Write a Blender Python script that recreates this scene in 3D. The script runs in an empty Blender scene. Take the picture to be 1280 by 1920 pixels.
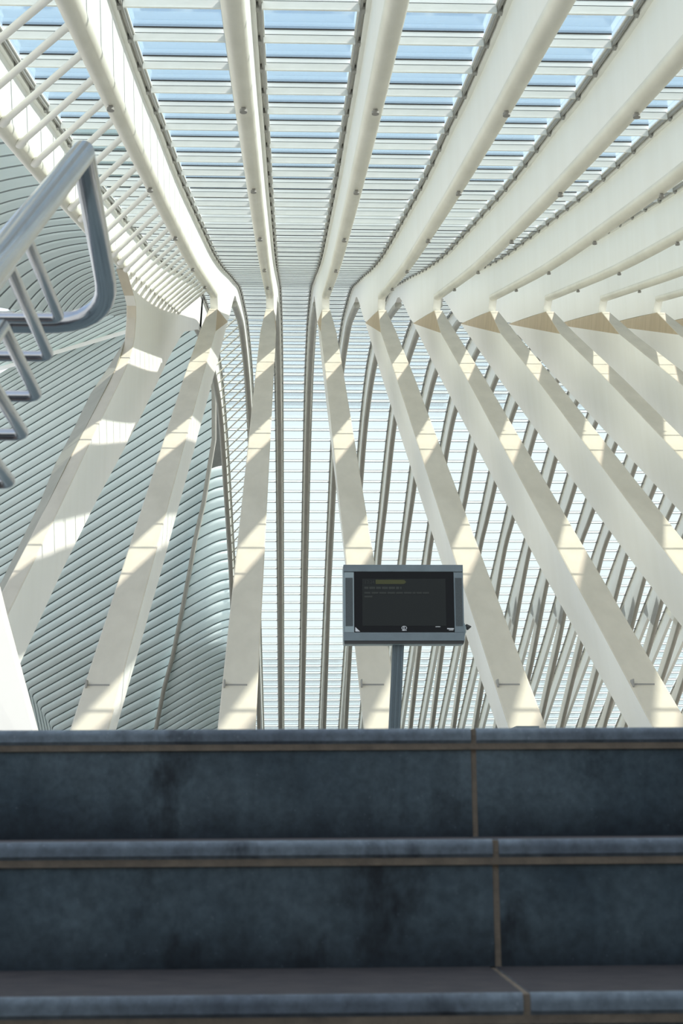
import bpy, math, random
from mathutils import Matrix, Vector
random.seed(7)
# ------------------------------------------------------------------ camera
F = 2667.0            # focal length in pixels of a 1280x1920 frame (50 mm lens)
P = 1.92              # distance between ribs
X0 = -0.68            # plane of rib number 0

def frame(u0, vh, a):
    Y = Vector((u0 - 640, 960 - vh, F)).normalized()
    b = -(Y.x + a * Y.y) / Y.z
    X = Vector((1, a, b)).normalized()
    Z = X.cross(Y)
    if Z.y < 0: Z = -Z
    return Matrix((X, Y, Z))          # rows: hall axes in camera axes (right, up, forward)
M = frame(540, 1540, -0.003)
MS = frame(572, 1540, 0.0008)         # the staircase is turned a little against the ribs
def ray(u, v): return M @ Vector((u - 640, 960 - v, F))
def on_x(u, v, x):
    d = ray(u, v); return d * (x / d.x)
def on_y(u, v, y):
    d = ray(u, v); return d * (y / d.y)

scene = bpy.context.scene
C = scene.collection
cam = bpy.data.cameras.new('camera'); co = bpy.data.objects.new('camera', cam); C.objects.link(co)
cam.sensor_fit = 'VERTICAL'; cam.sensor_height = 36; cam.lens = 50
cam.clip_start = 0.05; cam.clip_end = 1000
r, up, fw = M.col[0], M.col[1], M.col[2]
co.matrix_world = Matrix(((r.x, up.x, -fw.x, 0), (r.y, up.y, -fw.y, 0), (r.z, up.z, -fw.z, 0), (0, 0, 0, 1)))
cam.dof.use_dof = True; cam.dof.focus_distance = 28; cam.dof.aperture_fstop = 13
scene.camera = co
# ------------------------------------------------------------------ sky
w = bpy.data.worlds.new('sky'); scene.world = w; w.use_nodes = True
nt = w.node_tree; nt.nodes.clear()
tc = nt.nodes.new('ShaderNodeTexCoord'); sx = nt.nodes.new('ShaderNodeSeparateXYZ')
rp = nt.nodes.new('ShaderNodeValToRGB'); bg = nt.nodes.new('ShaderNodeBackground'); ow = nt.nodes.new('ShaderNodeOutputWorld')
nt.links.new(tc.outputs['Generated'], sx.inputs[0]); nt.links.new(sx.outputs['Z'], rp.inputs[0])
nt.links.new(rp.outputs[0], bg.inputs[0]); nt.links.new(bg.outputs[0], ow.inputs[0])
e = rp.color_ramp.elements
e[0].position = 0.0; e[0].color = (0.88, 0.90, 0.89, 1)
e[1].position = 1.0; e[1].color = (0.62, 0.70, 0.82, 1)
for p_, c_ in ((0.20, (0.90, 0.94, 0.96, 1)), (0.33, (0.86, 0.92, 0.97, 1)), (0.45, (0.60, 0.76, 0.93, 1)), (0.56, (0.47, 0.64, 0.90, 1)), (0.72, (0.55, 0.66, 0.84, 1))):
    k_ = e.new(p_); k_.color = c_
bg.inputs[1].default_value = 1.05
# ------------------------------------------------------------------ sun
sl = bpy.data.lights.new('sun', 'SUN'); so = bpy.data.objects.new('sun', sl); C.objects.link(so)
sl.energy = 4.6; sl.angle = math.radians(0.6); sl.color = (1.0, 0.94, 0.86)
sd = Vector((1.92, -0.88, 1.95)).normalized()
so.rotation_euler = sd.to_track_quat('Z', 'Y').to_euler(); so.location = sd * 60
scene.view_settings.view_transform = 'Standard'; scene.view_settings.look = 'None'
scene.view_settings.gamma = 1; scene.view_settings.use_curve_mapping = False
scene.view_settings.exposure = 0.27
scene.cycles.max_bounces = 12; scene.cycles.diffuse_bounces = 9; scene.cycles.transparent_max_bounces = 24

# ------------------------------------------------------------------ materials
def mat(name, col, rough=0.6, metal=0.0, noise=0.0, scale=3.0, col2=None, bump=0.0, stretch=(1, 1, 1), spec=0.4, coords='Object'):
    m = bpy.data.materials.new(name); m.use_nodes = True
    n = m.node_tree; b = n.nodes['Principled BSDF']
    b.inputs['Base Color'].default_value = (*col, 1); b.inputs['Roughness'].default_value = rough
    b.inputs['Metallic'].default_value = metal; b.inputs['Specular IOR Level'].default_value = spec
    if noise > 0 or bump > 0:
        t = n.nodes.new('ShaderNodeTexCoord'); mp = n.nodes.new('ShaderNodeMapping'); mp.inputs['Scale'].default_value = stretch
        nz = n.nodes.new('ShaderNodeTexNoise'); nz.inputs['Scale'].default_value = scale; nz.inputs['Detail'].default_value = 6; nz.inputs['Roughness'].default_value = 0.6
        n.links.new(t.outputs[coords], mp.inputs[0]); n.links.new(mp.outputs[0], nz.inputs['Vector'])
        if noise > 0:
            cr = n.nodes.new('ShaderNodeValToRGB'); cr.color_ramp.elements[0].position = 0.5 - 0.5 * noise; cr.color_ramp.elements[1].position = 0.5 + 0.5 * noise
            c2 = col2 or tuple(c * 0.8 for c in col)
            cr.color_ramp.elements[0].color = (*c2, 1); cr.color_ramp.elements[1].color = (*col, 1)
            n.links.new(nz.outputs['Fac'], cr.inputs[0]); n.links.new(cr.outputs[0], b.inputs['Base Color'])
        if bump > 0:
            bp = n.nodes.new('ShaderNodeBump'); bp.inputs['Strength'].default_value = bump; bp.inputs['Distance'].default_value = 0.01
            n.links.new(nz.outputs['Fac'], bp.inputs['Height']); n.links.new(bp.outputs[0], b.inputs['Normal'])
    return m
RIB = mat('white_rib_paint', (0.90, 0.89, 0.845), 0.55, noise=0.5, scale=1.2, col2=(0.855, 0.84, 0.785), stretch=(1, 1.6, 0.16))
LEG = mat('pale_concrete', (0.68, 0.61, 0.495), 0.7, noise=0.42, scale=1.1, col2=(0.56, 0.50, 0.40), bump=0.15, stretch=(1.5, .6, .6))
ATUBE = mat('shaded_dark_tube_paint', (0.44, 0.43, 0.38), 0.45, noise=0.5, scale=1.0, col2=(0.36, 0.35, 0.30))  # grey holds the shade of the backlit arch tubes; also on the edge tube
FLANK = mat('flank_shade_concrete', (0.42, 0.40, 0.33), 0.85, noise=0.5, scale=1.0, col2=(0.34, 0.33, 0.27), spec=.1)  # concrete darkened to carry the shade of the outward flank
PIER = mat('pier_paint', (0.60, 0.60, 0.565), 0.6, noise=0.4, scale=2.0, col2=(0.56, 0.555, 0.52))
FACET = mat('brown_streaked_concrete', (0.58, 0.475, 0.33), 0.75, noise=0.6, scale=2.0, col2=(0.44, 0.35, 0.235), stretch=(1, 2.5, .3))  # browner streaked colour set on the neck facets
TUBE = mat('tube_paint', (0.80, 0.775, 0.68), 0.38, noise=0.4, scale=2.0, col2=(0.68, 0.655, 0.56), stretch=(1, .4, .4))
FLG = mat('flange_paint', (0.84, 0.83, 0.78), 0.5)
RAILM = mat('rail_grey', (0.30, 0.29, 0.27), 0.5)
FINW = mat('fin_white', (0.93, 0.935, 0.92), 0.5, noise=0.3, scale=2.5, col2=(0.90, 0.905, 0.885))
FING = mat('fin_grey', (0.86, 0.86, 0.83), 0.55, noise=0.5, scale=3.0, col2=(0.78, 0.78, 0.74), stretch=(1, 1, 4))
GASK_SHADE = mat('gasket_and_shade_black', (0.045, 0.045, 0.045), 0.6)
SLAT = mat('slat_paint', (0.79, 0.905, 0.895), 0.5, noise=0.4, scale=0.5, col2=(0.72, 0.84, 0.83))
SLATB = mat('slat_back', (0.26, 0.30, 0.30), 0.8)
STEEL = mat('brushed_steel', (0.52, 0.53, 0.55), 0.17, metal=1.0, noise=0.6, scale=14, col2=(0.40, 0.41, 0.43), stretch=(1, .3, 1))
FLOOR = mat('platform_stone', (0.60, 0.57, 0.51), 0.7, noise=0.4, scale=0.8)
BALL_SHADE = mat('ballast_and_void_shade', (0.26, 0.24, 0.215), 0.9, noise=0.5, scale=2.0)
DARKW = mat('passage_wall', (0.10, 0.105, 0.11), 0.8, noise=0.4, scale=2.0)
TVG = mat('screen_housing', (0.155, 0.195, 0.215), 0.42, noise=0.3, scale=8, col2=(0.135, 0.17, 0.19))
TVS = mat('housing_side', (0.26, 0.32, 0.34), 0.4)
GRIL = mat('speaker_mesh', (0.085, 0.10, 0.105), 0.6, noise=0.2, scale=160, col2=(0.05, 0.06, 0.065), bump=0.4)
BLK = mat('black_glass', (0.0035, 0.005, 0.007), 0.25, spec=0.15)
LCD = mat('unlit_screen', (0.0125, 0.0155, 0.0155), 0.4, spec=0.2)
YEL = mat('dim_yellow', (0.05, 0.052, 0.011), 0.5)
TXT = mat('dim_text', (0.024, 0.028, 0.024), 0.5)
WHT = mat('white_print', (0.62, 0.63, 0.65), 0.5)
POLEM = mat('pole_paint', (0.085, 0.115, 0.13), 0.35)
MORT = mat('mortar', (0.30, 0.235, 0.165), 0.9, noise=0.5, scale=30, col2=(0.17, 0.135, 0.10), bump=0.4)
def stone(name, col, col2, colw, dirt=False):
    m = bpy.data.materials.new(name); m.use_nodes = True
    n = m.node_tree; b = n.nodes['Principled BSDF']; b.inputs['Roughness'].default_value = 0.55; b.inputs['Specular IOR Level'].default_value = 0.35
    t = n.nodes.new('ShaderNodeTexCoord')
    def nz(s, d=6, sc=(1, 1, 1)):
        mp = n.nodes.new('ShaderNodeMapping'); mp.inputs['Scale'].default_value = sc
        q = n.nodes.new('ShaderNodeTexNoise'); q.inputs['Scale'].default_value = s; q.inputs['Detail'].default_value = d; q.inputs['Roughness'].default_value = .62
        n.links.new(t.outputs['Object'], mp.inputs[0]); n.links.new(mp.outputs[0], q.inputs['Vector']); return q
    def ramp(src, p0, p1, c0, c1):
        r_ = n.nodes.new('ShaderNodeValToRGB'); r_.color_ramp.elements[0].position = p0; r_.color_ramp.elements[1].position = p1
        r_.color_ramp.elements[0].color = (*c0, 1); r_.color_ramp.elements[1].color = (*c1, 1)
        n.links.new(src, r_.inputs[0]); return r_
    def mix(kind, a, b_, fac=1.0):
        x = n.nodes.new('ShaderNodeMix'); x.data_type = 'RGBA'; x.blend_type = kind; x.inputs[0].default_value = fac
        n.links.new(a, x.inputs[6]); n.links.new(b_, x.inputs[7]); return x
    a = ramp(nz(3.2).outputs['Fac'], .32, .68, col2, col)
    g = ramp(nz(70, 4).outputs['Fac'], .3, .75, (.72, .72, .72), (1.25, 1.25, 1.25))
    s1 = ramp(nz(9, 5, (1, 1, .55)).outputs['Fac'], .30, .43, (.28, .28, .3), (1, 1, 1))
    st = ramp(nz(26, 2, (1, 1, .12)).outputs['Fac'], .35, .65, (.9, .9, .9), (1.1, 1.1, 1.1))
    x = mix('MULTIPLY', a.outputs[0], g.outputs[0]); x = mix('MULTIPLY', x.outputs[2], s1.outputs[0]); x = mix('MULTIPLY', x.outputs[2], st.outputs[0])
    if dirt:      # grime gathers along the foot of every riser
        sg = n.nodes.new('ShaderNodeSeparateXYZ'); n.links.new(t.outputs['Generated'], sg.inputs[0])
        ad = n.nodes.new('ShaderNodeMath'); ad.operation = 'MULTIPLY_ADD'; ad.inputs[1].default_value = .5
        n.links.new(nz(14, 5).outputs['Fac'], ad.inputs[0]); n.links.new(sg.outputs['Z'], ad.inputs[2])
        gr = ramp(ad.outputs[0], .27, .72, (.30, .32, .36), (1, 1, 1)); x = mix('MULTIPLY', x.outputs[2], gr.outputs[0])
    sp = ramp(nz(150, 1).outputs['Fac'], .74, .78, (0, 0, 0), colw)
    x = mix('ADD', x.outputs[2], sp.outputs[0], .5)
    n.links.new(x.outputs[2], b.inputs['Base Color'])
    bp = n.nodes.new('ShaderNodeBump'); bp.inputs['Strength'].default_value = .35; bp.inputs['Distance'].default_value = .002
    n.links.new(nz(60, 6).outputs['Fac'], bp.inputs['Height']); n.links.new(bp.outputs[0], b.inputs['Normal'])
    return m
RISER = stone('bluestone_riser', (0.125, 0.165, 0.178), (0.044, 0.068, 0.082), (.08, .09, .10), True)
NOSE = stone('bluestone_tread', (0.24, 0.285, 0.31), (0.12, 0.145, 0.170), (.16, .17, .18))
SHADEW = stone('shade_wall_stone', (0.045, 0.058, 0.068), (0.028, 0.038, 0.046), (.08, .09, .10))
TREADTOP = mat('worn_tread_top', (0.105, 0.090, 0.084), .85, noise=.6, scale=25, col2=(0.06, 0.054, 0.055), bump=.3)
def glass(name, tint, gloss):
    m = bpy.data.materials.new(name); m.use_nodes = True; n = m.node_tree; n.nodes.clear()
    o = n.nodes.new('ShaderNodeOutputMaterial'); mx = n.nodes.new('ShaderNodeMixShader'); tr = n.nodes.new('ShaderNodeBsdfTransparent'); gl = n.nodes.new('ShaderNodeBsdfGlossy')
    tr.inputs[0].default_value = (*tint, 1); gl.inputs[0].default_value = (0.9, 0.95, 1, 1); gl.inputs['Roughness'].default_value = .08
    lw = n.nodes.new('ShaderNodeLayerWeight'); lw.inputs[0].default_value = .12
    mm = n.nodes.new('ShaderNodeMath'); mm.operation = 'MULTIPLY'; mm.inputs[1].default_value = gloss
    n.links.new(lw.outputs['Fresnel'], mm.inputs[0]); n.links.new(mm.outputs[0], mx.inputs[0])
    n.links.new(tr.outputs[0], mx.inputs[1]); n.links.new(gl.outputs[0], mx.inputs[2]); n.links.new(mx.outputs[0], o.inputs[0])
    return m
GLASS = glass('roof_glass', (0.90, 0.95, 0.95), 0.5)

# ------------------------------------------------------------------ mesh helpers
class MB:
    def __init__(s): s.v = []; s.f = []; s.mi = []; s.sm = []
    def add(s, vs, fs, mi=0, smooth=False):
        o = len(s.v); s.v += [tuple(p) for p in vs]
        for q in fs: s.f.append([i + o for i in q]); s.mi.append(mi); s.sm.append(smooth)
        return s
    def box(s, x0, x1, y0, y1, z0, z1, mi=0):
        vs = [(x, y, z) for x in (x0, x1) for y in (y0, y1) for z in (z0, z1)]
        return s.add(vs, [(0, 1, 3, 2), (4, 6, 7, 5), (0, 4, 5, 1), (2, 3, 7, 6), (0, 2, 6, 4), (1, 5, 7, 3)], mi)
    def hexa(s, p, mi=0):   # p: 8 points, bottom loop then top loop
        return s.add(p, [(3, 2, 1, 0), (4, 5, 6, 7), (0, 1, 5, 4), (1, 2, 6, 5), (2, 3, 7, 6), (3, 0, 4, 7)], mi)
    def tube(s, path, r, seg=12, mi=0, cap=True):
        path = [Vector(p) for p in path]; n = len(path); rs = r if isinstance(r, (list, tuple)) else [r] * n
        vs = []; ref = None
        for i, p in enumerate(path):
            a = (path[i] - path[i - 1]).normalized() if i > 0 else (path[1] - path[0]).normalized()
            b = (path[i + 1] - path[i]).normalized() if i < n - 1 else a
            t = (a + b).normalized(); k = 1 / max(0.35, math.sqrt(max(0.0, (1 + a.dot(b)) / 2)))
            if ref is None:
                ref = Vector((1, 0, 0)) if abs(t.x) < .9 else Vector((0, 0, 1))
            x = (ref - t * ref.dot(t)).normalized(); y = t.cross(x); ref = x
            bend = (b - a)
            bd = bend.normalized() if bend.length > 1e-4 else None
            for j in range(seg):
                an = 2 * math.pi * j / seg; d = x * math.cos(an) + y * math.sin(an)
                if bd is not None: d = d + bd * (d.dot(bd)) * (k - 1)
                vs.append(p + d * rs[i])
        fs = [(i * seg + j, i * seg + (j + 1) % seg, (i + 1) * seg + (j + 1) % seg, (i + 1) * seg + j) for i in range(n - 1) for j in range(seg)]
        s.add(vs, fs, mi, True)
        if cap: s.add(vs[:seg], [tuple(range(seg))[::-1]], mi); s.add(vs[-seg:], [tuple(range(seg))], mi)
        return s
    def strip(s, lo, hi, w0, w1=None, mi=0):
        """a plate in the y-z plane between two matched curves, half width w0 at the lower curve and w1 at the upper"""
        w1 = w0 if w1 is None else w1; n = len(lo)
        vs = []
        for i in range(n):
            a, b = lo[i], hi[i]
            vs += [(-w0, a[0], a[1]), (w0, a[0], a[1]), (w1, b[0], b[1]), (-w1, b[0], b[1])]
        fs = []
        for i in range(n - 1):
            o = 4 * i
            for j in range(4): fs.append((o + j, o + 4 + j, o + 4 + (j + 1) % 4, o + (j + 1) % 4))
        fs += [(0, 1, 2, 3), tuple(4 * (n - 1) + j for j in (3, 2, 1, 0))]
        return s.add(vs, fs, mi)
    def mesh(s, name, *mats):
        me = bpy.data.meshes.new(name); me.from_pydata(s.v, [], s.f)
        for m in mats: me.materials.append(m)
        for p, mi, sm in zip(me.polygons, s.mi, s.sm): p.material_index = mi; p.use_smooth = sm
        me.update()
        import bmesh
        b = bmesh.new(); b.from_mesh(me); bmesh.ops.recalc_face_normals(b, faces=b.faces); b.to_mesh(me); b.free()
        return me
def put(name, me, parent=None, loc=(0, 0, 0), rot=(0, 0, 0), **kw):
    o = bpy.data.objects.new(name, me); C.objects.link(o)
    if parent: o.parent = parent
    o.location = loc; o.rotation_euler = rot
    for k, v in kw.items(): o[k] = v
    return o
def thing(name, label, cat, loc=(0, 0, 0), group=None, me=None):
    o = put(name, me, None, loc); o['label'] = label; o['category'] = cat
    if group: o['group'] = group
    return o
def interp(pts, y):
    if y <= pts[0][0]:
        (a, b), (c, d) = pts[0], pts[1]
    else:
        for i in range(len(pts) - 1):
            if y <= pts[i + 1][0]: break
        (a, b), (c, d) = pts[i], pts[i + 1]
    return b + (d - b) * (y - a) / (c - a)
def smooth_curve(pts, sub=4):
    out = []
    n = len(pts)
    for i in range(n - 1):
        p0, p1, p2, p3 = pts[max(0, i - 1)], pts[i], pts[i + 1], pts[min(n - 1, i + 2)]
        for j in range(sub):
            t = j / sub
            out.append(tuple(0.5 * ((2 * b) + (-a + c) * t + (2 * a - 5 * b + 4 * c - d) * t * t + (-a + 3 * b - 3 * c + d) * t ** 3) for a, b, c, d in zip(p0, p1, p2, p3)))
    out.append(tuple(pts[-1])); return out
def resample(pts, n):
    L = [0]
    for a, b in zip(pts, pts[1:]): L.append(L[-1] + math.dist(a, b))
    out = []
    i = 0
    for k in range(n):
        t = L[-1] * k / (n - 1)
        while i < len(L) - 2 and L[i + 1] < t: i += 1
        f = (t - L[i]) / max(1e-9, L[i + 1] - L[i]); f = min(1, max(0, f))
        out.append(tuple(a + (b - a) * f for a, b in zip(pts[i], pts[i + 1])))
    return out

# ------------------------------------------------------------------ profile of a rib (y, z)
FLANGE = [(6, 9.05), (14, 10.35), (17.3, 10.97), (19, 11.3), (22.1, 12.0), (24, 12.5), (26.8, 13.18), (29.6, 13.9), (33, 14.85), (36, 15.7), (41.9, 17.4), (47.9, 19.35), (53.5, 21.3), (58.5, 23.0), (62.6, 24.4), (65.5, 25.2), (68.4, 25.85), (71, 26.4), (74.5, 27.1), (78, 27.5), (81.5, 27.75), (86, 27.75), (91, 27.1), (96, 25.8), (102, 23.7), (109, 20.9), (116, 18.1), (123, 15.05), (131, 11.8), (138.5, 8.7), (150, 3.6), (157, 0.2)]
BEAM = [(6, 7.25), (10, 8.2), (14.84, 9.34), (19, 10.29), (24.7, 11.68), (30.4, 13.15), (36, 14.65), (41.8, 16.35), (46, 17.6)]
ARCH = [(62.9, 23.62), (65, 24.2), (68.5, 25.1), (71.5, 25.8), (74, 26.15), (77, 26.4), (80, 26.6), (84, 26.65), (88, 26.3), (91, 25.85), (94.5, 24.85), (99, 23.1), (103, 21.75), (107, 20.4), (112, 17.5), (116.8, 14.25), (122, 11.1), (127, 8.0), (133, 4.0), (138.5, 0.2)]
FL_S = smooth_curve(FLANGE, 4)
BEAM_S = smooth_curve(BEAM, 3)
ARCH_S = smooth_curve(ARCH, 4)
ARCH2_S = smooth_curve([(65.5, 23.4), (67.3, 23.8), (70.8, 24.5), (75, 25.2), (80, 25.9), (84, 26.2)] + [p for p in ARCH if p[0] >= 88], 4)
def cut(pts, y0, y1): return [(y0, interp(pts, y0))] + [p for p in pts if y0 + .05 < p[0] < y1 - .05] + [(y1, interp(pts, y1))]
def offset(pts, d):
    out = []
    for i, p in enumerate(pts):
        a, b = pts[max(0, i - 1)], pts[min(len(pts) - 1, i + 1)]
        l = math.dist(a, b); out.append((p[0] - (b[1] - a[1]) / l * d, p[1] + (b[0] - a[0]) / l * d))
    return out
def v3(pts, x=0.0): return [(x, p[0], p[1]) for p in pts]
FRONT = lambda y: 1.2 + .585 * (y - 18.9)
REAR = [(18.5, .14), (20.8, 1.36), (25.8, 3.95), (29.5, 5.97), (35.3, 9.13), (43.8, 13.8), (49.9, 17.15), (54.0, 19.5)]
def leg_mesh(short=False):
    b = MB()
    if short:
        F_ = [(17.09, .14), (21, 2.45), (25.35, 5.03), (31.15, 8.59), (35.2, 11.0), (37.16, 12.22), (38.0, 12.85), (38.5, 13.4), (38.75, 14.1), (38.6, 14.5), (36.1, 14.5)]
    else:
        F_ = [(17.09, .14), (21, FRONT(21)), (26, FRONT(26)), (31, FRONT(31)), (37, FRONT(37)), (43.1, 15.25), (45.93, 17.05)]
    n = len(F_)
    R_ = resample([(18.5, .14), (23.1, 2.34), (29.1, 5.77), (35.67, 9.12), (43.1, 12.95), (48.5, 15.96), (54, 18.75)], n - 2) + [(53.5, 18.9), (50, 18.8)]
    if not short: R_ = resample(REAR, n - 2) + [(53.97, 19.48), (54.0, 19.5)]
    wf = [.25] * (n - 1) + [.137]; wr = .132
    if short: wf = [.137] * n
    vs = []
    for i in range(n):
        (a, c), (d, e_) = F_[i], R_[i]
        bw = .018
        vs += [(-wf[i], a + bw, c), (-wf[i] + bw, a, c), (wf[i] - bw, a, c), (wf[i], a + bw, c), (wr, d, e_), (-wr, d, e_)]
    for i in range(n - 1):
        o = 6 * i
        for j in range(6):
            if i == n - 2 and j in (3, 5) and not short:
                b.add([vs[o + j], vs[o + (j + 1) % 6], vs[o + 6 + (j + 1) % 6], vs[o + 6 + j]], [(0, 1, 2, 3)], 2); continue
            b.add([vs[o + j], vs[o + (j + 1) % 6], vs[o + 6 + (j + 1) % 6], vs[o + 6 + j]], [(0, 1, 2, 3)], 0 if j in (0, 1, 2) else 1)
    b.add(vs[:6], [(0, 1, 2, 3, 4, 5)], 1); b.add(vs[-6:], [(5, 4, 3, 2, 1, 0)], 1)
    me = b.mesh('leg', LEG, RIB, FACET)
    return me
def web_mesh(k2=False):
    b = MB(); w_ = .13
    if not k2:
        lo = cut(BEAM_S, 6, 46); hi = [(p[0] + .0, interp(FL_S, p[0])) for p in lo]
        b.strip(lo, hi, w_)
        lo = resample([(46, 17.6), (45.93, 17.05), (49, 18.0), (54, 19.5), (56, 20.55), (58.3, 21.9), (60.4, 23.05), (61.6, 23.5), (62.9, 23.72)], 17)
        hi = resample(cut(FL_S, 46, 63.2), 17)
        b.strip(lo, hi, w_)
    else:
        lo = cut(BEAM_S, 6, 36.1); lo[-1] = (36.1, 14.6); hi = [(p[0], interp(FL_S, p[0])) for p in lo]
        b.strip(lo, hi, w_)
        lo = resample([(36.1, 14.55), (38.0, 14.7), (38.6, 14.3), (43, 14.2), (48.5, 16.3), (54, 18.75), (56.5, 19.95), (61.25, 21.68), (64.66, 22.99), (67.34, 23.78)], 29)
        hi = resample(cut(FL_S, 36.1, 68.4), 29)
        b.strip(lo, hi, w_)
    n = 40
    lo = resample(cut(ARCH2_S if k2 else ARCH_S, 66.0 if k2 else 62.9, 115.0), n); hi = resample(cut(FL_S, 67.5 if k2 else 63.2, 118.2), n)
    b.strip(lo, hi, w_)
    hi = cut(FL_S, 117.0, 157); lo = offset(hi, -1.15)
    b.strip(lo, hi, w_)
    lo = cut(ARCH_S, 113.0, 138.5); hi = offset(lo, 1.1)
    b.strip(lo, hi, w_)
    return b.mesh('web', RIB)
leg_me, leg2_me = leg_mesh(), leg_mesh(True)
web_me, web2_me = web_mesh(), web_mesh(True)
beam_me = MB().tube(v3(cut(BEAM_S, 6, 46.05)), .145, 16).mesh('beam_tube', TUBE)
beam2_me = MB().tube(v3(cut(BEAM_S, 6, 36.0)), .15, 16).mesh('beam_tube', TUBE)
arch_me = MB().tube(v3(cut(ARCH_S, 62.9, 138.5)), .17, 12).mesh('arch_tube', ATUBE)
fl = offset(cut(FL_S, 6, 157), .0)
arch2_me = MB().tube(v3(cut(ARCH2_S, 65.8, 138.5)), .17, 12).mesh('arch_tube', ATUBE)
flange_me = MB().strip(offset(fl, -.04), offset(fl, .05), .20).strip(offset(fl, .05), offset(fl, .075), .30).mesh('top_flange', FLG)
rb = MB()
for s_ in (-1, 1):
    a = offset(fl, .0); c = offset(fl, .07); q = MB().strip(offset(fl, -.015), offset(fl, .05), .018)
    rb.add([(x + s_ * .255, y, z) for x, y, z in q.v], q.f)
rail_me = rb.mesh('glazing_rail', RAILM)
# stations every 1.34 m of arc along the glass, phase set by the joint at 3.95 m
arc = [0.0]
ORIG = [(14, 10.35)] + [p for p in FLANGE if p[0] > 14]
fine = resample(cut(FL_S, 6, 157), 3000)
L = [0.0]
for a, c in zip(fine, fine[1:]): L.append(L[-1] + math.dist(a, c))
i14 = min(range(len(fine)), key=lambda i: abs(fine[i][0] - 17.88)); ph = L[i14]
def station(j):
    t = ph + 1.34 * j
    if t < 0 or t > L[-1] - .01: return None
    import bisect
    i = max(1, bisect.bisect_left(L, t)); f = (t - L[i - 1]) / (L[i] - L[i - 1])
    a, c = fine[i - 1], fine[i]; return (a[0] + (c[0] - a[0]) * f, a[1] + (c[1] - a[1]) * f)
js = [j for j in range(-12, 130) if station(j) and station(j + 1)]
bk = MB()
for j in js:
    y, z = station(j)
    for s_ in (-1, 1): bk.box(min(s_ * .2, s_ * .245), max(s_ * .2, s_ * .245), y - .05, y + .05, z - .06, z + .05)
bracket_me = bk.mesh('bracket', RAILM)
pin_me = MB().box(-.21, .10, 20.03, 20.07, FRONT(20.05) - .02, FRONT(20.05) + .012).box(-.225, -.205, 19.96, 20.12, FRONT(20.05) - .04, FRONT(20.05) + .07).mesh('anchor_slot', RAILM)
fb = MB().tube([(0, 0, .0), (0, 0, -.05)], .035, 10).tube([(0, 0, -.05), (0, 0, -.09)], .055, 12)
fit_me = fb.mesh('light_fitting', RAILM)

DIRT = 1
words = {-1: 'rib beside the slatted shell, its elbow the first elbow from the left', 0: 'rib whose leg lands left of the screen pole, second elbow from left',
         1: 'rib whose leg passes behind the display screen, third elbow from the left', 2: 'rib whose leg lands just right of the screen, fourth elbow from the left',
         3: 'rib whose leg lands at the lower right corner, fifth elbow from the left', 4: 'white rib with the sixth elbow from the left, leg leaving at the right edge',
         5: 'white rib with the seventh elbow from the left in the row of elbows', 6: 'white rib with the eighth elbow from the left in the row of elbows',
         7: 'white rib with the last elbow seen at the right edge of the photo'}
ordn = ['first', 'second', 'third', 'fourth', 'fifth', 'sixth', 'seventh', 'eighth', 'ninth', 'tenth', 'eleventh', 'twelfth', 'thirteenth', 'fourteenth', 'fifteenth']
KMAX = 21
for k in range(-2, KMAX + 1):
    if k == -2: lab = 'leftmost white rib, broad and curved at the neck, in front of the slatted shell'
    elif k <= 7: lab = ('white ' if not words[k].startswith('white') else '') + words[k]
    else: lab = 'white arch rib of the far glass vault, %s beyond the last visible elbow' % ordn[k - 8]
    t = thing('arched_rib', lab, 'rib', (X0 + k * P, 0, 0), 'arched ribs of the hall')
    k2 = k == -2
    put('web', web2_me if k2 else web_me, t)
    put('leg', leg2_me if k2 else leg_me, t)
    put('beam_tube', beam2_me if k2 else beam_me, t)
    put('arch_tube', arch2_me if k2 else arch_me, t)
    put('flange', flange_me, t); put('glazing_rail', rail_me, t); put('bracket', bracket_me, t, kind='stuff')
    if -1 <= k <= 4: put('anchor_slot', pin_me, t)
    if k <= 7:
        for y in (13.3, 19, 24.7, 30.4, 36.0, 41.3):
            if k2 and y > 35: continue
            put('light_fitting', fit_me, t, (0, y, interp(BEAM_S, y) - .13))
# the leftmost rib's leg shows a flank turned outwards
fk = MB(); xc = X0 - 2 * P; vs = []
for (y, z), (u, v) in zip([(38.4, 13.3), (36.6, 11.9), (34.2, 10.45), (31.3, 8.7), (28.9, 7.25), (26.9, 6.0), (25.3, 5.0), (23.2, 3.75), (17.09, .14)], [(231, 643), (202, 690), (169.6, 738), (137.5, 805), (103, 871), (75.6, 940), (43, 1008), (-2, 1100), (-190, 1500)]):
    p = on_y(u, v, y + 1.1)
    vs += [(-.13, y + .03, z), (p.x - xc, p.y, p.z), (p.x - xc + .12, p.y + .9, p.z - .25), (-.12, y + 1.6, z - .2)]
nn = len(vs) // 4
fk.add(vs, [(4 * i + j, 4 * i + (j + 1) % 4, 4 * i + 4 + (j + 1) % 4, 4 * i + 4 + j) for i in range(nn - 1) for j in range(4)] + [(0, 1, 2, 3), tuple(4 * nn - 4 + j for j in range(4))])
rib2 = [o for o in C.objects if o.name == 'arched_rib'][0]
put('flank', fk.mesh('flank', FLANK), rib2)

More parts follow.
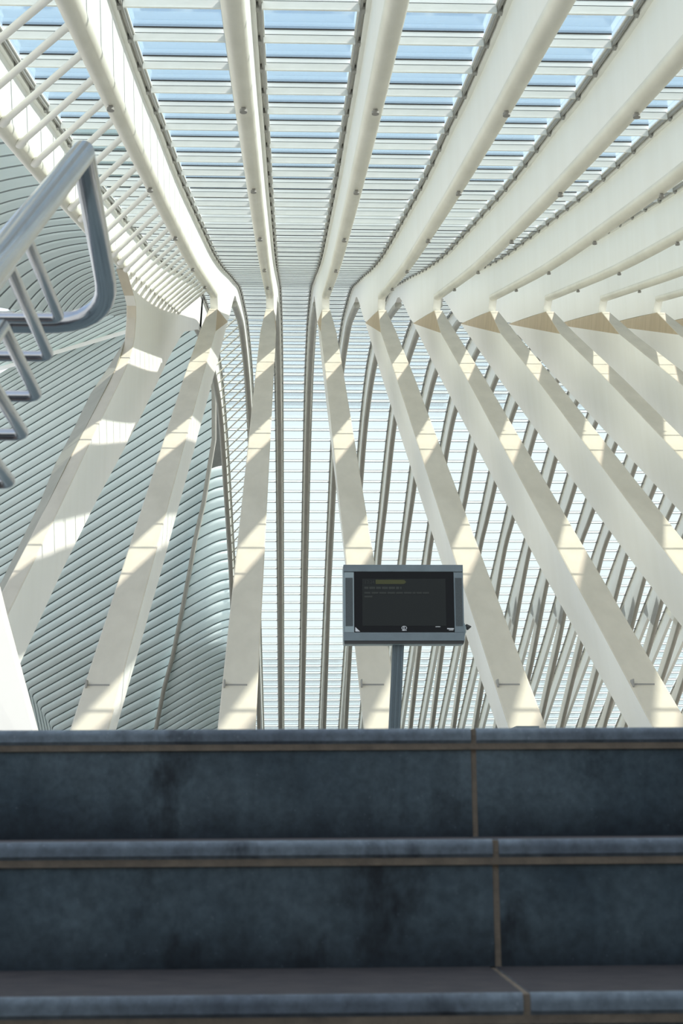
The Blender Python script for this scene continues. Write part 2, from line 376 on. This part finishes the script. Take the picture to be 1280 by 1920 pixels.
# ------------------------------------------------------------------ glass bays
GW = P - .56
pane_me = MB().box(-GW / 2, GW / 2, 0, 1.325, .0, .014).mesh('pane', GLASS)
finw_me = MB().box(-GW / 2, GW / 2, -.02, .02, -.08, -.014, 0).box(-GW / 2, GW / 2, -.024, .024, -.014, .010, 1).mesh('upper_fin', FINW, GASK_SHADE)
fing_me = MB().box(-GW / 2, GW / 2, -.017, .017, -.195, -.088, 0).box(-GW / 2, GW / 2, -.012, .012, -.088, -.08, 1).box(-GW / 2, GW / 2, -.026, .026, -.203, -.195, 0).mesh('lower_fin', FING, GASK_SHADE)
LIFT = .16
def slope(j):
    a, c = station(j), station(j + 1); return math.atan2(c[1] - a[1], c[0] - a[0])
def rot(q, a, o):
    return [(x, o[0] + y * math.cos(a) - z * math.sin(a), o[1] + y * math.sin(a) + z * math.cos(a)) for x, y, z in q]
UP = [j for j in js if -3 <= j <= 13]
RE = [j for j in js if 53 <= j <= 96]
def base(j):
    y, z = station(j); a = slope(j); return (y - math.sin(a) * LIFT, z + math.cos(a) * LIFT), a
restp, restf, rearf, resp_u = MB(), MB(), MB(), MB()
tmpl = [('p', MB().box(-GW / 2, GW / 2, 0, 1.325, .0, .014))]
PB = tmpl[0][1]
FB = MB().box(-GW / 2, GW / 2, -.02, .02, -.08, -.016, 0).box(-GW / 2, GW / 2, -.024, .024, -.016, .010, 2).box(-GW / 2, GW / 2, -.017, .017, -.185, -.09, 1).box(-GW / 2, GW / 2, -.012, .012, -.09, -.08, 2).box(-GW / 2, GW / 2, -.024, .024, -.2, -.185, 2)  # lowest dark box paints the shadow line under each fin's lip
def stuff_mesh(rows, which):
    b = MB()
    for j in rows:
        o, a = base(j)
        if which == 'p': b.add(rot(PB.v, a, o), PB.f)
        else:
            q = rot(FB.v, a, o); n0 = len(b.v); b.v += q
            for f_, mi in zip(FB.f, FB.mi): b.f.append([i + n0 for i in f_]); b.mi.append(mi); b.sm.append(False)
    return b.mesh('panes' if which == 'p' else 'fins', *((GLASS,) if which == 'p' else (FINW, FING, GASK_SHADE)))
sets = {}
def get(key, rows, which):
    if key not in sets: sets[key] = stuff_mesh(rows, which)
    return sets[key]
bayname = ['between the leftmost rib and the first elbow', 'between the first and second elbow', 'between the second and third elbow', 'between the third and fourth elbow',
           'between the fourth and fifth elbow', 'between the fifth and sixth elbow', 'between the sixth and seventh elbow', 'between the seventh and eighth elbow', 'between the eighth and last elbow']
for k in range(-2, KMAX):
    i = k + 2
    lab = ('strip of louvred glass roof ' + bayname[i]) if i < 9 else 'strip of louvred glass vault, %s to the right of the last elbow' % ordn[i - 9]
    t = thing('glass_bay', lab, 'glass roof', (X0 + (k + .5) * P, 0, 0), 'louvred glass strips between the ribs')
    up = UP if k <= 6 else []
    re = [j for j in RE if not (k == -2 and j < 56)]
    if k >= 16: re = []
    for j in up + re:
        (y, z), a = base(j); put('pane', pane_me, t, (0, y, z), (a, 0, 0))
    for j in up:
        (y, z), a = base(j)
        put('white_fin', finw_me, t, (0, y, z), (a, 0, 0)); put('grey_fin', fing_me, t, (0, y, z), (a, 0, 0))
    rest = [j for j in js if j not in up and j not in re]
    put('glazing', get(('p', len(up), len(re)), rest, 'p'), t, kind='stuff')
    rest = [j for j in js if j not in up]
    put('fins', get(('f', len(up)), rest, 'f'), t, kind='stuff')

# ------------------------------------------------------------------ thin rods between the two left ribs
rodm = []
for j in range(0, 29):
    yr = 17.0 + 1.08 * (j - 3); yl = 20.19 + 1.33 * (j - 3)
    if yr > 45.5: break
    zl = interp([(12, 8.5), (20.19, 10.47), (25.6, 11.75), (32.2, 13.5), (36.2, 14.52), (40, 15.65), (56.9, 20.69)], yl)
    a = Vector((X0 - P - .06, yr, interp(BEAM_S, yr) + .05)); c = Vector((X0 - 2 * P + .12, yl, zl))
    d = (c - a)
    m = MB().tube([a, c], .052, 10).tube([a + d * .92, a + d * .95, c], [.05, .075, .08], 8)
    q = m.mesh('tie_rod', RIB)
    t = thing('tie_rod', '', 'rod', (0, 0, 0), 'slim rods between the two leftmost ribs', q)
    rodm.append(t)
NUMW = ['first', 'second', 'third', 'fourth', 'fifth', 'sixth', 'seventh', 'eighth', 'ninth', 'tenth', 'eleventh', 'twelfth', 'thirteenth', 'fourteenth', 'fifteenth', 'sixteenth', 'seventeenth', 'eighteenth', 'nineteenth', 'twentieth', 'twenty-first', 'twenty-second', 'twenty-third', 'twenty-fourth', 'twenty-fifth', 'twenty-sixth', 'twenty-seventh', 'twenty-eighth', 'twenty-ninth', 'thirtieth']
for i, t in enumerate(rodm): t['label'] = 'slim white rod between the two leftmost ribs, %s rod from the top left' % NUMW[i]
# rods along the rear arches of the same two ribs
def arch_at_v(v, x):
    best = min(ARCH_S, key=lambda p: abs((960 - F * (M.transposed() @ Vector((x, p[0], p[1]))).y / (M.transposed() @ Vector((x, p[0], p[1]))).z) - v))
    return best
rr = resample(cut(ARCH_S, 64, 118), 400)
def atv(v, x):
    bst = None
    for p in rr:
        c = M.transposed() @ Vector((x, p[0], p[1])); vv = 960 - F * c.y / c.z
        if bst is None or abs(vv - v) < bst[0]: bst = (abs(vv - v), p)
    return bst[1]
n = 0
for i in range(34):
    vl = 640 + i * 15.9; vr = vl - 42
    if vr < 590: continue
    a = atv(vl, X0 - 2 * P); c = atv(vr, X0 - P)
    q = MB().tube([(X0 - 2 * P + .15, a[0], a[1] + .1), (X0 - P - .1, c[0], c[1] + .1)], .045, 8).mesh('vault_rod', TUBE)
    thing('vault_rod', 'slim slanting rod across the leftmost vault glass, %s rod from the top' % (NUMW[n] if n < 30 else 'thirty-' + NUMW[n - 30]), 'rod', (0, 0, 0), 'slanting rods behind the second rib', q); n += 1

# ------------------------------------------------------------------ slatted shell on the left
YV = [(500, 95), (590, 100), (650, 104), (763, 109), (921, 114.5), (1209, 125), (1367, 133), (1500, 139)]
def depth(v): return interp(YV, v)
PROF = [(0, -.45), (.03, .05), (.10, .16), (.45, .19), (.80, .20), (.93, .13), (.95, -.4), (1, -.45)]
def slat(curve_a, curve_b, dfun, amp=1.0, n=14):
    """curve_a above, curve_b below: lists of (u, v) with the same number of points"""
    vs = []
    for (ua, va), (ub, vb) in zip(curve_a, curve_b):
        for t, d in PROF:
            u, v = ua + (ub - ua) * t, va + (vb - va) * t
            p = on_y(u, v, dfun(u, v)); d *= amp
            vs.append((p.x, p.y - d * .9, p.z - d * .2))
    m = len(PROF); fs = []
    for i in range(len(curve_a) - 1):
        for j in range(m - 1): fs.append((i * m + j, i * m + j + 1, (i + 1) * m + j + 1, (i + 1) * m + j))
    b = MB(); b.add(vs, fs, 0, False)
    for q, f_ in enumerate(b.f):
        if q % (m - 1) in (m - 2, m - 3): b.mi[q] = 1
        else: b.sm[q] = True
    return b.mesh('slat', SLAT, SLATB)
shell = put('wall_left', None, None, (0, 0, 0), kind='structure')
dm = lambda u, v: depth(v)
# family behind and between the two left legs
def line(c, m, us): return [(u, c + m * u) for u in us]
TUBE_END = [(285, 1400), (262, 1500), (240, 1590)]
tube_l = [(398, 700), (401, 740), (401, 824), (392, 879), (382, 941), (365, 1016), (356, 1068), (341, 1146), (323.6, 1231), (307, 1292), (293, 1363)] + TUBE_END
def tl(v): return interp([(b, a) for a, b in tube_l], v)
def corner(v0):        # left ends run into a rounded corner below v = 1268
    pass
slopes = [(600, -.67), (1047, -.62), (1234, -.55), (1310, -.53), (1400, -.51), (1800, -.48)]
NL = 15
CORN = [(36, 1272), (45, 1281), (53.6, 1291.5), (61, 1303), (69, 1315), (76.6, 1327), (84, 1339), (92, 1351), (98, 1363)] + [(98 + 7 * i, 1363 + 13 * i) for i in range(1, 16)]
def cen(v): return interp([(560, 305), (600, 300), (700, 258), (800, 212), (900, 160), (1008, 100), (1102, 55), (1263, 20), (1400, 10)], v)
def fam_curve(vr, m, ci=None):
    f = lambda u: vr + m * (u - 210)
    # right end: where the line meets the dark tube (or its own border)
    u = 400.0
    for _ in range(20): u = min(404, tl(f(u)) if f(u) > 700 else 404)
    uR = u + 1
    if ci is None:
        u = 100.0
        for _ in range(30): u = .5 * u + .5 * max(18, cen(f(u)))
        us = [u + (uR - u) * i / (NL - 1) for i in range(NL)]; return [(q, f(q)) for q in us]
    uc, vc = ci
    k_ = f(uc) - vc
    pts = [(uc + 40, vc + 200), (uc + 2, vc + 9), (uc + .3, vc + 3.5), (uc + 1.5, vc - .3), (uc + 6, f(uc + 6))]
    us = [uc + 16 + (uR - uc - 16) * i / (NL - 6) for i in range(NL - 5)]
    return pts + [(u, f(u)) for u in us]
c0 = []; v = 1169.3
while v > 655: c0.insert(0, (v, interp(slopes, v))); v -= interp([(600, 16.2), (1000, 17.6), (1200, 18.2)], v)
ncut = len(c0) - 1
for q, (uc, vc) in enumerate(CORN[1:]):
    m = interp(slopes, c0[-1][0] + 17); c0.append((vc - m * (uc - 210), m))
curves = []
for i, (v_, m_) in enumerate(c0):
    ci = CORN[i - ncut] if ncut <= i < ncut + len(CORN) else None
    if i >= ncut + len(CORN): break
    curves.append(fam_curve(v_, m_, ci))
for a, b_ in zip(curves, curves[1:]):
    if abs(a[0][1] - b_[0][1]) > 60:  # first cornered slat: its upper line also turns down at the edge
        uc, vc = 27, 1262; f = lambda u, a=a: a[1][1] + (a[-1][1] - a[1][1]) * (u - a[1][0]) / (a[-1][0] - a[1][0])
        us = [q[0] for q in b_[5:]]
        a = [(uc + 40, vc + 200), (uc + 2, vc + 9), (uc + .3, vc + 3), (uc + 1.5, vc), (uc + 8, f(uc + 8))] + [(u, f(u)) for u in us]
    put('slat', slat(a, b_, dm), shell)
# family left of the leftmost leg, from the seam downwards
def seam(u): return 692 - 70 * u / 240
lower = []
v = 700.0; sp = 9.0
while v < 1330: lower.append(v); sp = min(16.6, 9.0 + (v - 700) * .055); v += sp
def lcurve(v0, m=-.6, n=10):
    f = lambda u: v0 + m * u
    u = 0.0
    while u < 265 and f(u) > seam(u) + 1 and u < cen(f(u)) + 6: u += 1
    uR = max(4, u); us = [-14 + (uR + 14) * i / (n - 1) for i in range(n)]
    return [(u, f(u)) for u in us]
lc = [lcurve(v0) for v0 in lower]
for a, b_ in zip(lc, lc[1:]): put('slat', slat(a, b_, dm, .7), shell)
# extra lines that start right of u=0 on the seam
ext = []
v = 700.0
while v > 560: v -= 0.001; break
# family between the hidden edge and the seam
def edge(u): return 578 + 14 * u / 240
def mcurve(c_, m=-.5, n=8):
    f = lambda u: c_ + m * u
    us = [u for u in range(-14, 262) if edge(u) <= f(u) <= seam(u)]
    if len(us) < 8: return None
    a, b_ = us[0], us[-1]; return [(a + (b_ - a) * i / (n - 1), f(a + (b_ - a) * i / (n - 1))) for i in range(n)]
mc = [mcurve(590 + 9.3 * i) for i in range(0, 20)]
for a, b_ in zip(mc, mc[1:]):
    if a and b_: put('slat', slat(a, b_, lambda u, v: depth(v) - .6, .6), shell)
# ledge along the seam
lg = MB(); pa = []
for i in range(13):
    u = -14 + 21.5 * i
    p = on_y(u, seam(u) + 3, depth(seam(u)) - 1.6); q = on_y(u, seam(u) - 5, depth(seam(u)) - 1.4); rr_ = on_y(u, seam(u) + 3, depth(seam(u)) + .5); s_ = on_y(u, seam(u) - 5, depth(seam(u)) + .6)
    pa += [p, q, s_, rr_]
lg.add(pa, [(4 * i + j, 4 * i + (j + 1) % 4, 4 * i + 4 + (j + 1) % 4, 4 * i + 4 + j) for i in range(12) for j in range(4)])
put('ledge', lg.mesh('ledge', RIB), shell)
# soffit of curved slats above
VR = [236, 258, 280, 300, 320, 339, 357, 374, 390, 405, 418, 430, 441.5, 452.5, 463, 473, 482, 491, 499, 507, 514.5, 522, 529.5, 537, 544, 551, 558, 565, 572, 579, 586, 593]
def Dv(v): return interp([(300, 18), (380, 30), (429, 41), (459, 78), (489, 195), (520, 380), (586, 900)], v)
def ucurve(vr_, n=18):
    pw = interp([(300, 3), (429, 3.8), (459, 3.0), (600, 3.0)], vr_); D = Dv(vr_)
    f = lambda u: vr_ + D * ((265 - u) / 265) ** pw
    u0_ = -16.0
    while u0_ < 258 and f(u0_) > edge(u0_) + 2: u0_ += 1
    return [(u0_ + (265 - u0_) * i / (n - 1), f(u0_ + (265 - u0_) * i / (n - 1))) for i in range(n)]
def udepth(u, v): return 50 + (v - 300) * .065 + (u) * .012
uc_ = [ucurve(v_) for v_ in VR]
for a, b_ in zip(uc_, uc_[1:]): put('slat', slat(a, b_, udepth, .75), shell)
# bulging slats right of the dark tube
RV = [873, 892, 912, 930, 950, 969.5, 990, 1011, 1031.5, 1048, 1066.6, 1086, 1104, 1122, 1142, 1161, 1175, 1189, 1204, 1219, 1233, 1247.6, 1262, 1275, 1289, 1301.5, 1314, 1327, 1340, 1353, 1366, 1379, 1392, 1405, 1418, 1431, 1444] + [1444 + 13 * i for i in range(1, 10)]
def rt(v): return interp([(700, 401), (763, 407), (870, 420), (921, 423.5), (1060, 431), (1160, 436), (1209, 438), (1450, 446)], v) - 1
def bcurve(v_, n=16):
    uR = rt(v_)
    f = lambda u: v_ + .61 * (math.sqrt((uR - u) ** 2 + 26 ** 2) - 26)
    u = 300.0
    for _ in range(30): u = tl(min(1580, f(u)))
    u = max(u, 242)
    return [(u + (uR - u) * i / (n - 1), f(u + (uR - u) * i / (n - 1))) for i in range(n)]
bc = [bcurve(v_) for v_ in RV]
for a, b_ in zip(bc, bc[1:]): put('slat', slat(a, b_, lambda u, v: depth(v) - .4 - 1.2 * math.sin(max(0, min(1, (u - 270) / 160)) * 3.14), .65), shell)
dt = [on_y(u, v, depth(v) - 1.8) for u, v in tube_l]
put('edge_tube', MB().tube(dt, .19, 10).mesh('edge_tube', ATUBE), shell)
# dark sheet painted in place of the shaded void behind the opening
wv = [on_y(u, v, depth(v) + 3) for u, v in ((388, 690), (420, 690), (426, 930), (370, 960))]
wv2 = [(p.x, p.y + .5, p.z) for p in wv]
put('void_shade_sheet', MB().hexa(wv + [Vector(p) for p in wv2]).mesh('void_shade', BALL_SHADE), shell)
# white pier in the lower left corner
def on_tilt(u, v):
    d = ray(u, v); return d * (8.0 / (d.y - .35 * d.z))
pf = [on_tilt(u, v) for u, v in ((-260, 1560), (92, 1560), (2, 1147), (-12, 1090), (-120, 1090))]
b = MB(); pb_ = [(p.x, p.y + .2, p.z) for p in pf]; zf = .14
pts = [(p.x, p.y, max(zf, p.z)) for p in pf] + [(x, y, max(zf, z)) for x, y, z in pb_]
b.add(pts, [(0, 1, 2, 3, 4), (9, 8, 7, 6, 5)] + [(i, i + 5, (i + 1) % 5 + 5, (i + 1) % 5) for i in range(5)])
thing('leaning_pier', 'bright white leaning pier at the lower left edge, below the leftmost rib', 'pier', (0, 0, 0), None, b.mesh('leaning_pier', PIER))

# ------------------------------------------------------------------ floor, passage, stairs
MRS = M @ MS.transposed()            # staircase axes -> hall axes
st = put('stairs', None, None, kind='structure'); st['label'] = 'dark bluestone steps across the bottom of the photo'
st.matrix_world = MRS.to_4x4()
ZT = [.142, -.025, -.19]; YN = [2.25, 1.96, 1.67]
while len(ZT) < 10: ZT.append(ZT[-1] - .165); YN.append(YN[-1] - .29)
XL, XR = -1.2, 1.30
JT = [.20, .20, .198]
def sx_(u, v, y):
    d = MS @ Vector((u - 640, 960 - v, F)); return d.x * y / d.y
joints = [sx_(889.5, 1480, 2.255), sx_(931.5, 1700, 1.965), sx_(988, 1880, 1.67)]
while len(joints) < 10: joints.append(joints[-1] + random.uniform(-.1, .1))
def tread(x0, x1, yf, yb, zt, th=.024):
    b = MB(); r_ = th * .42; prof = []
    for i in range(7):
        a = math.pi / 2 * i / 6; prof.append((yf + r_ - r_ * math.sin(a), zt - r_ + r_ * math.cos(a)))
    prof += [(yf, zt - th * .8), (yf + .004, zt - th), (yb, zt - th), (yb, zt)]
    n = len(prof); vs = [(x, y, z) for x in (x0, x1) for y, z in prof]
    for i in range(n):
        b.add([vs[i], vs[(i + 1) % n], vs[n + (i + 1) % n], vs[n + i]], [(0, 1, 2, 3)], 1 if i == n - 1 else 0, i < 6)
    b.add(vs[:n], [tuple(range(n))]); b.add(vs[n:], [tuple(range(n))[::-1]])
    return b.mesh('tread', NOSE, TREADTOP)
for i in range(10):
    zt, yf = ZT[i], YN[i]; yr = yf + .008; zb = ZT[i + 1] if i < 9 else zt - .165
    yb = (YN[i - 1] + .024) if i else yf + .28
    jx = joints[i]; js_ = [q for q in (jx - 1.10, jx, jx + 1.22) if XL + .05 < q < XR - .05]; ed = [XL] + js_ + [XR]; g = .0042
    for a, c in zip(ed, ed[1:]):
        put('tread', tread(a + g, c - g, yf, yb, zt), st)
        put('riser', MB().box(a + g, c - g, yr, yr + .03, zb - .0, zt - .033).mesh('riser', RISER), st)
    b = MB()
    b.box(XL, XR, yf + .004, yr + .05, zt - .0335, zt - .0235)
    for x in js_:
        b.box(x - .0046, x + .0046, yr + .0015, yr + .04, zb, zt - .03); b.box(x - .0046, x + .0046, yf + .004, yb, zt - .024, zt - .0018)
    b.box(XL, XR, yr + .03, yr + .05, zb, zt - .025)
    put('mortar', b.mesh('mortar', MORT), st)
put('landing_base', MB().box(XL, XR, 2.31, 2.53, -.4, .115).mesh('landing_base', MORT), st)
put('floor', MB().box(-60, 60, 9, 56, -.5, .138).mesh('floor', FLOOR), None, kind='structure')
put('floor_landing', MB().box(-60, 60, 2.535, 9, -.5, .138).mesh('floor_landing', RISER), None, kind='structure')
put('floor_trackbed', MB().box(-60, 60, 56, 175, -1.2, .0).mesh('floor_trackbed', BALL_SHADE), None, kind='structure')
put('floor_lower', MB().box(-6, 6, -12, 2.2, -1.75, -1.51).mesh('floor_lower', DARKW), None, kind='structure')
for nm, x0_, x1_, y1_, z1_ in (('wall_shade_left', -1.42, -1.22, 1.9, .55), ('wall_shade_right', 1.32, 1.5, 2.3, 2.05)):  # unseen walls added to keep sun and sky light off the steps
    put(nm, MB().box(x0_, x1_, -2.6, y1_, -1.51, z1_).mesh(nm, SHADEW), None, kind='structure')
put('wall_shade_back', MB().box(-1.42, 1.5, -2.8, -2.6, .16, .8).mesh('wall_shade_back', SHADEW), None, kind='structure')  # unseen parapet, added to cut light reaching the risers from behind

# ------------------------------------------------------------------ handrail
HX = -.42
def hp(u, v): return on_x(u, v, HX)
rail = thing('handrail', 'brushed steel handrail with thinner rails below at the left edge', 'handrail', (0, 0, 0))
def arcpts(p, a, b, rad, n=7):
    """rounded corner at p between points a and b"""
    p, a, b = Vector(p), Vector(a), Vector(b); A = p + (a - p).normalized() * rad; B = p + (b - p).normalized() * rad
    return [A * (1 - t) ** 2 + p * 2 * t * (1 - t) + B * t * t for t in [i / (n - 1) for i in range(n)]]
ap = Vector((HX, 2.68, 1.325)); near = ap + Vector((0, -.63, -.455)) * 2.0
far = Vector((HX + .0, 3.235, 1.16)); lft = Vector((-1.25, 3.235, 1.162))
path = [near, ap] + arcpts(far, ap, lft, .17, 9) + [lft]
put('handrail_tube', MB().tube(path, .0245, 20).mesh('top_rail', STEEL), rail)
cs = [((112, 597), (38, 418)), ((92, 668), (17, 500)), ((70, 743), (5, 612)), ((45, 815), (-20, 712)), ((20, 905), (-48, 815))]
for (cu, cv), (au, av) in cs:
    yc = HX * F / (cu - 540); ya = HX * F / (au - 540)
    c_ = hp(cu, cv); a_ = hp(au, av)
    l_ = Vector((-1.25, c_.y, c_.z)); n_ = a_ + Vector((0, -.63, -.455)) * 1.6
    pth = [n_, a_] + arcpts(c_, a_, l_, .018, 5) + [l_]
    put('rail', MB().tube(pth, .0098, 14).mesh('lower_rail', STEEL), rail)
put('post', MB().tube([(-1.25, 3.235, 1.18), (-1.25, 3.235, .139)], .024, 14).tube([(-1.25, 2.12, .60), (-1.25, 2.12, .139)], .02, 12).tube([(-1.25, 3.235, 1.16), (-1.25, 2.12, .50)], .02, 12).mesh('post', STEEL), rail)
scp = hp(30, 574)
put('screw', MB().tube([(-.62, 3.20, 1.168), (-.62, 3.207, 1.168)], .004, 8).mesh('screw', GASK_SHADE), rail)
put('sleeve', MB().tube([(-.80, 3.235, 1.162), (-.655, 3.235, 1.161)], .0275, 18).mesh('sleeve', STEEL), rail)

# ------------------------------------------------------------------ display screen on its pole
TY = 13.0
a0 = on_y(643.5, 1207, TY); a1 = on_y(868, 1060, TY)
tv = thing('display_screen', 'grey flat display screen with side speakers on a dark pole', 'display', (0, 0, 0))
S = (a1.x - a0.x) / (868 - 643.5)
def tx(u): return a0.x + (u - 643.5) * S
def tz(v): return a0.z + (1207 - v) * S
D = .22
def panel(name, u0, u1, v0, v1, d0, d1, m, parent=tv, mats=None):
    return put(name, MB().box(tx(u0), tx(u1), TY + d0, TY + d1, tz(v1), tz(v0)).mesh(name, m), parent)
hs = MB().box(tx(644), tx(867.5), TY + .012, TY + D, tz(1203), tz(1061))
# tapered lower lip
hs.hexa([(tx(645.5), TY + .05, tz(1207.5)), (tx(866), TY + .05, tz(1207.5)), (tx(866), TY + D, tz(1206)), (tx(645.5), TY + D, tz(1206)),
         (tx(644), TY + .012, tz(1203)), (tx(867.5), TY + .012, tz(1203)), (tx(867.5), TY + D, tz(1203)), (tx(644), TY + D, tz(1203))])
put('housing', hs.mesh('housing', TVS), tv)
panel('cover', 644.5, 867, 1059.8, 1072.5, -.012, .03, TVG)
panel('cover', 644.5, 867.5, 1186.5, 1201.5, -.012, .03, TVG)
panel('lip', 646, 866, 1201.8, 1206.5, .0, .04, GASK_SHADE)
for nm, u0, u1, g0, g1 in (('speaker', 646, 663.5, 647.8, 661.3), ('speaker', 849.5, 866.5, 852, 864.5)):
    sp_ = panel(nm, u0, u1, 1074, 1186, -.008, .03, TVS if u0 < 700 else TVG)
    panel('mesh_grille', g0, g1, 1084.5, 1174.5, -.012, -.007, GRIL, sp_)
panel('bezel', 664, 849, 1073, 1185.6, -.004, .02, BLK)
panel('screen', 679, 834, 1086, 1174, -.007, .0, LCD)
y0 = -.009
b = MB(); z0, z1 = tz(1096), tz(1088)
b.add([(tx(704), TY + y0, z0), (tx(757), TY + y0, z0), (tx(761), TY + y0, (z0 + z1) / 2), (tx(757), TY + y0, z1), (tx(704), TY + y0, z1)], [(0, 1, 2, 3, 4)])
put('banner', b.mesh('banner', YEL), tv)
def text(s, u, v, h, m, name):
    c = bpy.data.curves.new('t', 'FONT'); c.body = s; c.size = 1; c.extrude = .01
    o = bpy.data.objects.new('t', c); C.objects.link(o); bpy.context.view_layer.update()
    me = bpy.data.meshes.new_from_object(o.evaluated_get(bpy.context.evaluated_depsgraph_get()))
    bpy.data.objects.remove(o); me.materials.clear(); me.materials.append(m)
    k_ = h * S / .7
    for q in me.vertices: q.co = (q.co.x * k_, -q.co.z * .05, q.co.y * k_)
    me.name = name
    return put(name, me, tv, (tx(u), TY + y0 - .001, tz(v)))
text('12:24', 683, 1095, 6, TXT, 'clock_text')
b = MB()
def words_row(u0, u1, v0, v1, seed):
    rn = random.Random(seed); u = u0
    while u < u1:
        wd = rn.uniform(5, 15); wd = min(wd, u1 - u); b.box(tx(u), tx(u + wd), TY + y0, TY + y0 + .002, tz(v1), tz(v0)); u += wd + 2
words_row(683, 752, 1101, 1105.5, 3); words_row(683, 803, 1111, 1114, 5); words_row(683, 698, 1118, 1121, 2)
put('message_lines', b.mesh('message_lines', TXT), tv)
# oval emblem with a B, lettering below
def ring(cx, cz, ra, rb_, th, n=28):
    q = MB(); vs = []
    for i in range(n):
        a = 2 * math.pi * i / n
        for k_ in (1, 1 - th): vs.append((cx + ra * k_ * math.cos(a), TY - .0062, cz + rb_ * k_ * math.sin(a)))
    q.add(vs, [(2 * i, 2 * ((i + 1) % n), 2 * ((i + 1) % n) + 1, 2 * i + 1) for i in range(n)]); return q
put('emblem', ring(tx(756), tz(1178), 5.0 * S, 3.7 * S, .2).mesh('emblem', WHT), tv)
y0 = -.0055
text('B', 753.6, 1180.3, 4.8, WHT, 'emblem_letter')
put('emblem_text', MB().box(tx(752.0), tx(757.2), TY - .0062, TY - .005, tz(1183.2), tz(1182.0)).box(tx(758), tx(760.2), TY - .0062, TY - .005, tz(1183.2), tz(1182.0)).mesh('emblem_text', WHT), tv)
b = MB().box(tx(835.5), tx(848), TY - .0062, TY - .005, tz(1180.2), tz(1178.3)).box(tx(838.5), tx(847), TY - .0062, TY - .005, tz(1182.4), tz(1181.2)).box(tx(814), tx(823), TY - .0062, TY - .005, tz(1176.2), tz(1175.2))
put('small_print', b.mesh('small_print', WHT), tv)
put('corner_mark', MB().add([(tx(665.6), TY - .0062, tz(1184.6)), (tx(674.5), TY - .0062, tz(1184.6)), (tx(665.6), TY - .0062, tz(1176.2))], [(0, 1, 2)]).mesh('corner_mark', WHT), tv)
kx = tx(868)
put('knob', MB().tube([(kx - .01, TY + .1, tz(1178)), (kx + .012, TY + .1, tz(1178))], .058, 20).tube([(kx + .012, TY + .1, tz(1178)), (kx + .024, TY + .1, tz(1178))], [.05, .03], 20).mesh('side_knob', TVS), tv)
put('plug', MB().tube([(kx + .024, TY + .1, tz(1174)), (kx + .036, TY + .1, tz(1173.5)), (kx + .075, TY + .1, tz(1172.5))], [.022, .03, .004], 8).mesh('side_plug', GASK_SHADE), tv)
# pole, leaning slightly, with grooves
b = MB(); top, bot = Vector((tx(746.3), TY + .12, tz(1206))), Vector((tx(746.3) - .085, TY + .12, .14))
hw = .053
prof = [(-hw, -.03), (-hw + .008, -.04), (-.03, -.04), (-.028, -.034), (-.012, -.034), (-.010, -.04), (.010, -.04), (.012, -.034), (.026, -.034), (.028, -.04), (hw - .008, -.04), (hw, -.03), (hw, .04), (-hw, .04)]
n = len(prof); vs = [(o.x + x, o.y + y, o.z) for o in (bot, top) for x, y in prof]
b.add(vs, [(i, (i + 1) % n, n + (i + 1) % n, n + i) for i in range(n)] + [tuple(range(n)), tuple(range(n, 2 * n))[::-1]])
put('pole', b.mesh('pole', POLEM), tv)
put('base_plate', MB().box(bot.x - .14, bot.x + .14, bot.y - .14, bot.y + .14, .138, .16).mesh('base_plate', POLEM), tv)
# the top of a low dark cabinet peeping over the step
c0_, c1_ = on_y(967, 1361.5, 15.5), on_y(1010, 1361.5, 15.5)
cb = thing('low_cabinet', 'top of a low blue-grey cabinet peeping over the step right of the screen', 'cabinet', (0, 0, 0))
put('body', MB().box(c0_.x + .01, c1_.x - .01, 15.5, 15.9, .138, c0_.z - .03).mesh('body', POLEM), cb)
put('lid', MB().box(c0_.x, c1_.x, 15.48, 15.92, c0_.z - .03, c0_.z).mesh('lid', TVG), cb)
